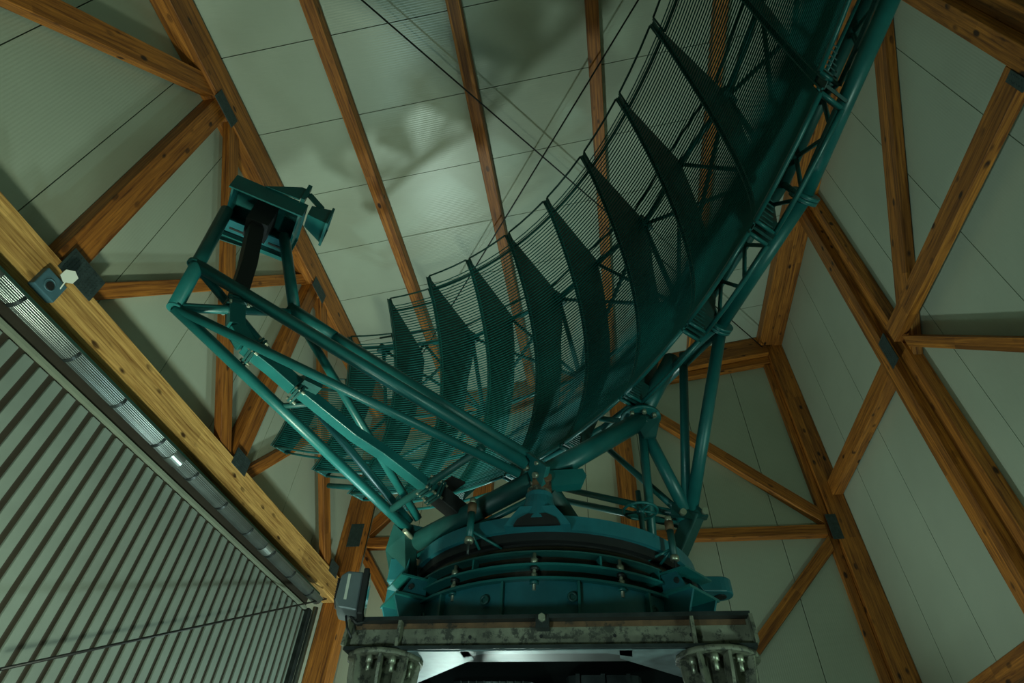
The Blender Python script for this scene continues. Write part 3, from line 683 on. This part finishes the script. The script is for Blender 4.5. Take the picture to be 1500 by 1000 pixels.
# lugs on the ring
for a in (-6, -176):
    d, t = rd(a); c = AX + d * .985 + UZ * 2.955
    m = MB(); pts = [AX + d * .86 + t * .10, AX + d * .86 - t * .10] + [c * 1 - UZ * 2.955 + d * (.075 * math.cos(R(w_))) + t * (.075 * math.sin(R(w_))) for w_ in range(-80, 81, 20)]
    m.prism([V(p.x, p.y, 2.99) for p in pts], (0, 0, .09)); lg = m.build('lifting_lug', TEALB, an, None, .008)
    MB().disc(c - UZ * .012, UZ, .036, .006, 18).build('lug_hole', BLACK, lg)
# small upright cylinders beside the ring
for px, Y_, m_, s_ in (((690, 790), 2.74, TEAL, 1), ((984, 800), 3.02, TEALD, 1)):
    q = at(px, Y=Y_); q = V(q.x, q.y - .04, 0)
    lk = MB().tube(q + UZ * 2.955, q + UZ * 3.10, .019, 14).build('lock_pin', m_, an)
    MB().tube(q + UZ * 3.10, q + UZ * 3.15, .024, 12).build('pin_collar', RUST, lk); MB().disc(q + UZ * 3.165, UZ, .018, .03, 6).build('nut', BOLT, lk); MB().disc(q + UZ * 2.945, UZ, .024, .025, 6).build('nut', BOLT, lk)
    MB().tube(q + UZ * 2.87, q + UZ * 2.95, .007, 8).build('pin_chain', STEELD, lk)
    d = (V(AX.x, AX.y, 0) - q).normalized(); t = V(-d.y, d.x, 0)
    for k in (-1, 1): MB().tube(q + UZ * 3.0, q + d * .10 - t * (k * .0) + V(.12 * (1 if px[0] < 800 else -1) * (k > 0), 0, 0) + UZ * 2.94, .008, 6).build('pin_stay', TEAL, lk)
# hand wheel
hc = at((938, 748), Y=3.15)
hw = MB().torus(hc, UZ, .098, .0085, 40, 8).build('hand_wheel', TEAL, an)
m = MB()
for k in range(5):
    a = 2 * math.pi * k / 5 + .3; m.tube(hc, hc + V(math.cos(a), math.sin(a), 0) * .095, .007, 8)
m.disc(hc, UZ, .022, .04, 14); m.build('wheel_spoke', TEAL, hw); MB().tube(hc - UZ * .22, hc + UZ * .13, .016, 12).build('wheel_shaft', TEALD, hw)

# ---- feed boom
s0 = (V(-.32, 3.6, 0)).dot(U)
def bp(p, s=0.0):
    """pixel -> point on the boom's middle plane, shifted s sideways"""
    d = ray(*p); return EYE + d * ((s0 + s) / (d.x * U.x + d.y * U.y))
a_, b_, c_ = bp((285, 386)), bp((256, 450)), bp((432, 458))
at_, ct_ = bp((332, 308)), bp((416, 345))
NLb = NL + V(.0, -.04, .04)
for nm, p, q, r_ in (('boom_chord', a_, NF + V(-.05, -.03, .03), .035), ('boom_chord', c_, NF + V(-.03, -.01, .08), .035), ('boom_chord', b_, NLb, .030), ('boom_tube', a_, NLb + V(.0, .0, .05), .024), ('boom_tube', b_, NF + V(-.09, -.03, -.03), .025), ('boom_tube', c_, NLb + V(.04, .02, .08), .026), ('boom_tube', b_, c_, .025), ('feed_upright', b_, at_, .037), ('feed_upright', c_, ct_, .034)):
    tb(nm, p, q, r_, TEAL, an, 18)
d = (NF - c_).normalized(); MB().tube(c_ - d * .04, c_ + d * .28, .044, 20).build('chord_sleeve', TEAL, an)
tb('boom_tie', b_.lerp(NLb, .90), b_.lerp(NF, .84), .022, TEALD); tb('boom_tie', bp((470, 590)), b_.lerp(NLb, .40), .016, TEALD)
for q in (a_, b_): MB().disc(q, UZ, .037, .02, 18).build('tube_cap', TEAL, an)
# waveguide
def duct(name, pts, w_, h_, m_, up=None):
    mb = MB(); pr = None
    X = None; rings = []
    for i, p in enumerate(pts):
        d = (pts[min(i + 1, len(pts) - 1)] - pts[max(i - 1, 0)]).normalized()
        Y = (U - d * U.dot(d)).normalized(); Z = d.cross(Y)
        rings.append([p + Y * (sx * w_ / 2) + Z * (sz * h_ / 2) for sx, sz in ((-1, -1), (1, -1), (1, 1), (-1, 1))])
    for r_ in rings: mb.v += r_
    for i in range(len(rings) - 1):
        for k in range(4): mb.face((i * 4 + k, i * 4 + (k + 1) % 4, i * 4 + 4 + (k + 1) % 4, i * 4 + 4 + k))
    mb.face((3, 2, 1, 0)); n = len(rings) * 4; mb.face((n - 4, n - 3, n - 2, n - 1))
    return mb.build(name, m_, an, None, .004)
g = [bp(p) for p in ((377, 318), (362, 390), (346, 440), (344, 480), (360, 505), (400, 537), (433, 566), (520, 636), (560, 662), (638, 722), (692, 766))]
duct('flexible_guide', g[0:3], .10, .085, BLACK); duct('waveguide', g[2:4], .085, .08, TEAL)
duct('waveguide', [g[3], g[4]], .085, .08, TEAL); w1 = duct('waveguide', [g[4], g[5], g[6]], .085, .075, TEAL); duct('waveguide', [g[6], g[7], g[8], g[9]], .075, .06, TEAL)
duct('flexible_guide', [g[9], g[10], g[10] + (g[10] - g[9]) * .8], .095, .095, BLACK)
def wflange(p, q, t, sz=.135, m_=TEALD):
    c = p.lerp(q, t); d = (q - p).normalized(); Y = (U - d * U.dot(d)).normalized(); Z = d.cross(Y)
    o = MB(); o.box(c, .012, sz, sz * .85, (d, Y, Z)); o.box(c + d * .018, .012, sz, sz * .85, (d, Y, Z)); o = o.build('guide_flange', m_, an)
    for sy in (-1, 1):
        for sz_ in (-1, 1): MB().disc(c + d * .012 + Y * (sy * sz * .42) + Z * (sz_ * sz * .34), d, .009, .06, 6).build('bolt', BOLT, o)
wflange(g[2], g[3], .15); wflange(g[4], g[5], .25); wflange(g[6], g[7], .05); wflange(g[8], g[9], .97, .13); wflange(g[8], g[9], .82, .12)
MB().box(g[6] + U * .08 + V(.03, .05, .02), .08, .10, .08, (U, Wh, UZ)).build('guide_hanger', TEALD, an)
MB().box(g[9] + V(.06, .08, .10), .16, .10, .012, (U, Wh, UZ)).build('guide_bracket', BLACK, an)
# feed head: open box with slotted shelf, horn, hub disc
P = bp((384, 322))
ax_ = (Wh + U * .22).normalized(); ay = V(-ax_.y, ax_.x, 0) * -1; ay = ay if ay.dot(U) > 0 else -ay
fax = (ax_, ay, UZ)
fh = MB().box(P + UZ * .12, .44, .30, .012, fax).build('feed_box', TEAL, an)
MB().box(P + ay * .15 + UZ * .06, .44, .012, .13, fax).build('feed_side', TEAL, fh)
MB().box(P - ay * .15 + UZ * .06, .44, .012, .13, fax).build('feed_side', TEAL, fh)
for s_ in (-1, 1): MB().prism([P + ax_ * (s_ * .2) - ay * .15 + UZ * .12, P + ax_ * (s_ * .2) + ay * .15 + UZ * .12, P + ax_ * (s_ * .2) + ay * .15 - UZ * .0, P + ax_ * (s_ * .2) + ay * .02 - UZ * .02, P + ax_ * (s_ * .2) - ay * .15 - UZ * .06], ax_ * .012).build('feed_cheek', TEAL, fh)
shl = MB().box(P - ay * .12 - UZ * .04, .40, .12, .012, fax).build('feed_shelf', TEALB, fh)
for x, s_ in ((-.12, 1), (.12, 1)):
    m = MB(); m.box(P + ax_ * x - ay * .12 - UZ * .048, .09, .014, .004, fax); m.box(P + ax_ * (x + .045) - ay * .105 - UZ * .048, .012, .04, .004, fax); m.build('slot', BLACK, shl)
MB().bar(P - ax_ * .20 - ay * .17 - UZ * .075, P + ax_ * .22 - ay * .17 - UZ * .075, .03, .03).build('feed_crossbar', TEAL, fh)
MB().bar(P - ax_ * .26 - ay * .17 - UZ * .12, P - ax_ * .02 - ay * .17 - UZ * .10, .008, .03).build('feed_strap', TEALD, fh)
MB().box(P - UZ * .02, .13, .15, .20, fax).build('guide_elbow', BLACK, fh)
MB().prism([P + ax_ * -.05 + ay * .16 + UZ * .12, P + ax_ * .16 + ay * .17 + UZ * .12, P + ax_ * .17 + ay * .17 + UZ * .25, P + ax_ * .14 + ay * .17 + UZ * .25], ay * .01).build('horn_gusset', TEAL, fh)
MB().box(P + ax_ * .18 + ay * .17 + UZ * .20, .025, .04, .17, fax).build('horn_post', TEAL, fh)
# pyramidal horn facing the reflector
h0 = P + ax_ * .24 + ay * .10 + UZ * .09; h1 = P + ax_ * .37 + ay * .10 + UZ * .06
m = MB()
for c, s1, s2 in ((h0, .05, .05), (h1, .085, .075)):
    m.v += [c - ay * s1 - UZ * s2, c + ay * s1 - UZ * s2, c + ay * s1 + UZ * s2, c - ay * s1 + UZ * s2]
for k in range(4): m.face((k, (k + 1) % 4, 4 + (k + 1) % 4, 4 + k))
m.face((3, 2, 1, 0)); hn = m.build('feed_horn', TEAL, fh); sd = hn.modifiers.new('thick', 'SOLIDIFY'); sd.thickness = .006
m = MB()
for s_ in (-1, 1): m.box(h1 + ay * (.09 * s_), .015, .015, .17, fax); m.box(h1 + UZ * (.08 * s_), .015, .19, .015, fax)
m.build('horn_rim', TEAL, fh)
MB().bar(P + ax_ * .19 + ay * .15 + UZ * .24, P + ax_ * .30 + ay * .16 + UZ * .14, .012, .04).build('horn_stay', TEAL, fh)
q = bp((440, 302), .17); dn = (EYE - q).normalized()
hd = MB().disc(q, dn, .027, .012, 24).build('hub_disc', CREAM, fh)
for k in range(4):
    x, y_ = MB().frame(dn); a = k * math.pi / 2 + .6; MB().disc(q + dn * .007 + (x * math.cos(a) + y_ * math.sin(a)) * .013, dn, .005, .004, 8).build('disc_hole', BLACK, hd)

# ------------------------------------------------------------------ flood lamp clamped on the frame corner
fp = at((512, 874), Y=2.46)
fd = empty('flood_lamp', fp, 'grey finned flood lamp clamped on the pedestal frame corner', 'lamp')
lx = V(1, .35, .05).normalized(); ly = UZ.cross(lx).normalized(); lz = lx.cross(ly); lax = (lx, ly, lz)
MB().prism([fp + lx * .05 - lz * .085, fp - lx * .035 - lz * .075, fp - lx * .052 - lz * .045, fp - lx * .045 + lz * .065, fp - lx * .02 + lz * .085, fp + lx * .05 + lz * .085], ly * .16).build('lamp_body', GREYP, fd, None, .008)
MB().box(fp + lx * .062, .026, .18, .20, lax).build('lamp_bezel', BLACK, fd, None, .006); MB().box(fp + lx * .077, .004, .15, .165, lax).build('lamp_glass', GLASSD, fd)
for k in range(9): MB().box(fp - lx * .052 + lz * (.055 - .011 * k), .016, .12, .004, lax).build('cooling_fin', BLACK, fd)
MB().box(fp - ly * .081 - lx * .01 + lz * .015, .012, .004, .11, lax).build('rating_strip', GREYL, fd)
m = MB(); m.path([fp - lz * .08 + lx * .02, fp - lz * .11 + lx * .05, V(fp.x + .10, FY0 + .04, FZ1)], .007, 8); m.build('lamp_bracket', BLACK, fd)
m = MB(); m.path([fp - lz * .08, fp - lz * .13 + lx * .015, fp - lz * .17 + lx * .04], .005, 8); m.build('lamp_cable', CABLE, fd)

# ------------------------------------------------------------------ floodlights on the floor (the hall's own lighting) and an added front fill lamp
for i, (pos, aim, watts, c, cone, soft) in enumerate(FLOODS):
    pos = Vector(pos); aim = Vector(aim); d = (aim - pos).normalized(); x = d.cross(UZ).normalized(); yv = x.cross(d)
    lab = ('floor floodlight standing by the grooved cladding', 'floor floodlight standing by the right wall', 'floor floodlight standing at the foot of the back wall', 'floor floodlight under the reflector behind the pedestal', 'small added fill lamp on a stand, unseen, aimed at the turntable front')[i]
    e = empty('floor_flood_or_fill', V(pos.x, pos.y, 0), lab, 'lamp', 'floor floodlights')
    b0 = pos - d * .06
    MB().box(b0, .34, .26, .10, (x, yv, d)).build('lamp_body', GREYP, e, None, .01)
    MB().box(b0 + d * .052, .30, .22, .006, (x, yv, d)).build('lamp_glass', LAMP, e)
    MB().bar(V(pos.x, pos.y, 0) - x * .2 + UZ * .015, V(pos.x, pos.y, 0) + x * .2 + UZ * .015, .05, .03).build('stand_foot', BLACK, e)
    MB().tube(V(pos.x, pos.y, .02), b0 - d * .04, .018, 10).build('stand_post', BLACK, e)
    ld = bpy.data.lights.new('floodlight', 'SPOT'); ld.energy = watts; ld.color = c; ld.spot_size = R(cone); ld.spot_blend = .5; ld.shadow_soft_size = soft
    lo = bpy.data.objects.new('flood_beam', ld); col.objects.link(lo); lo.parent = e
    lo.matrix_parent_inverse = Matrix.Identity(4); lo.location = (pos + d * .03) - V(pos.x, pos.y, 0); lo.rotation_euler = d.to_track_quat('-Z', 'Y').to_euler()
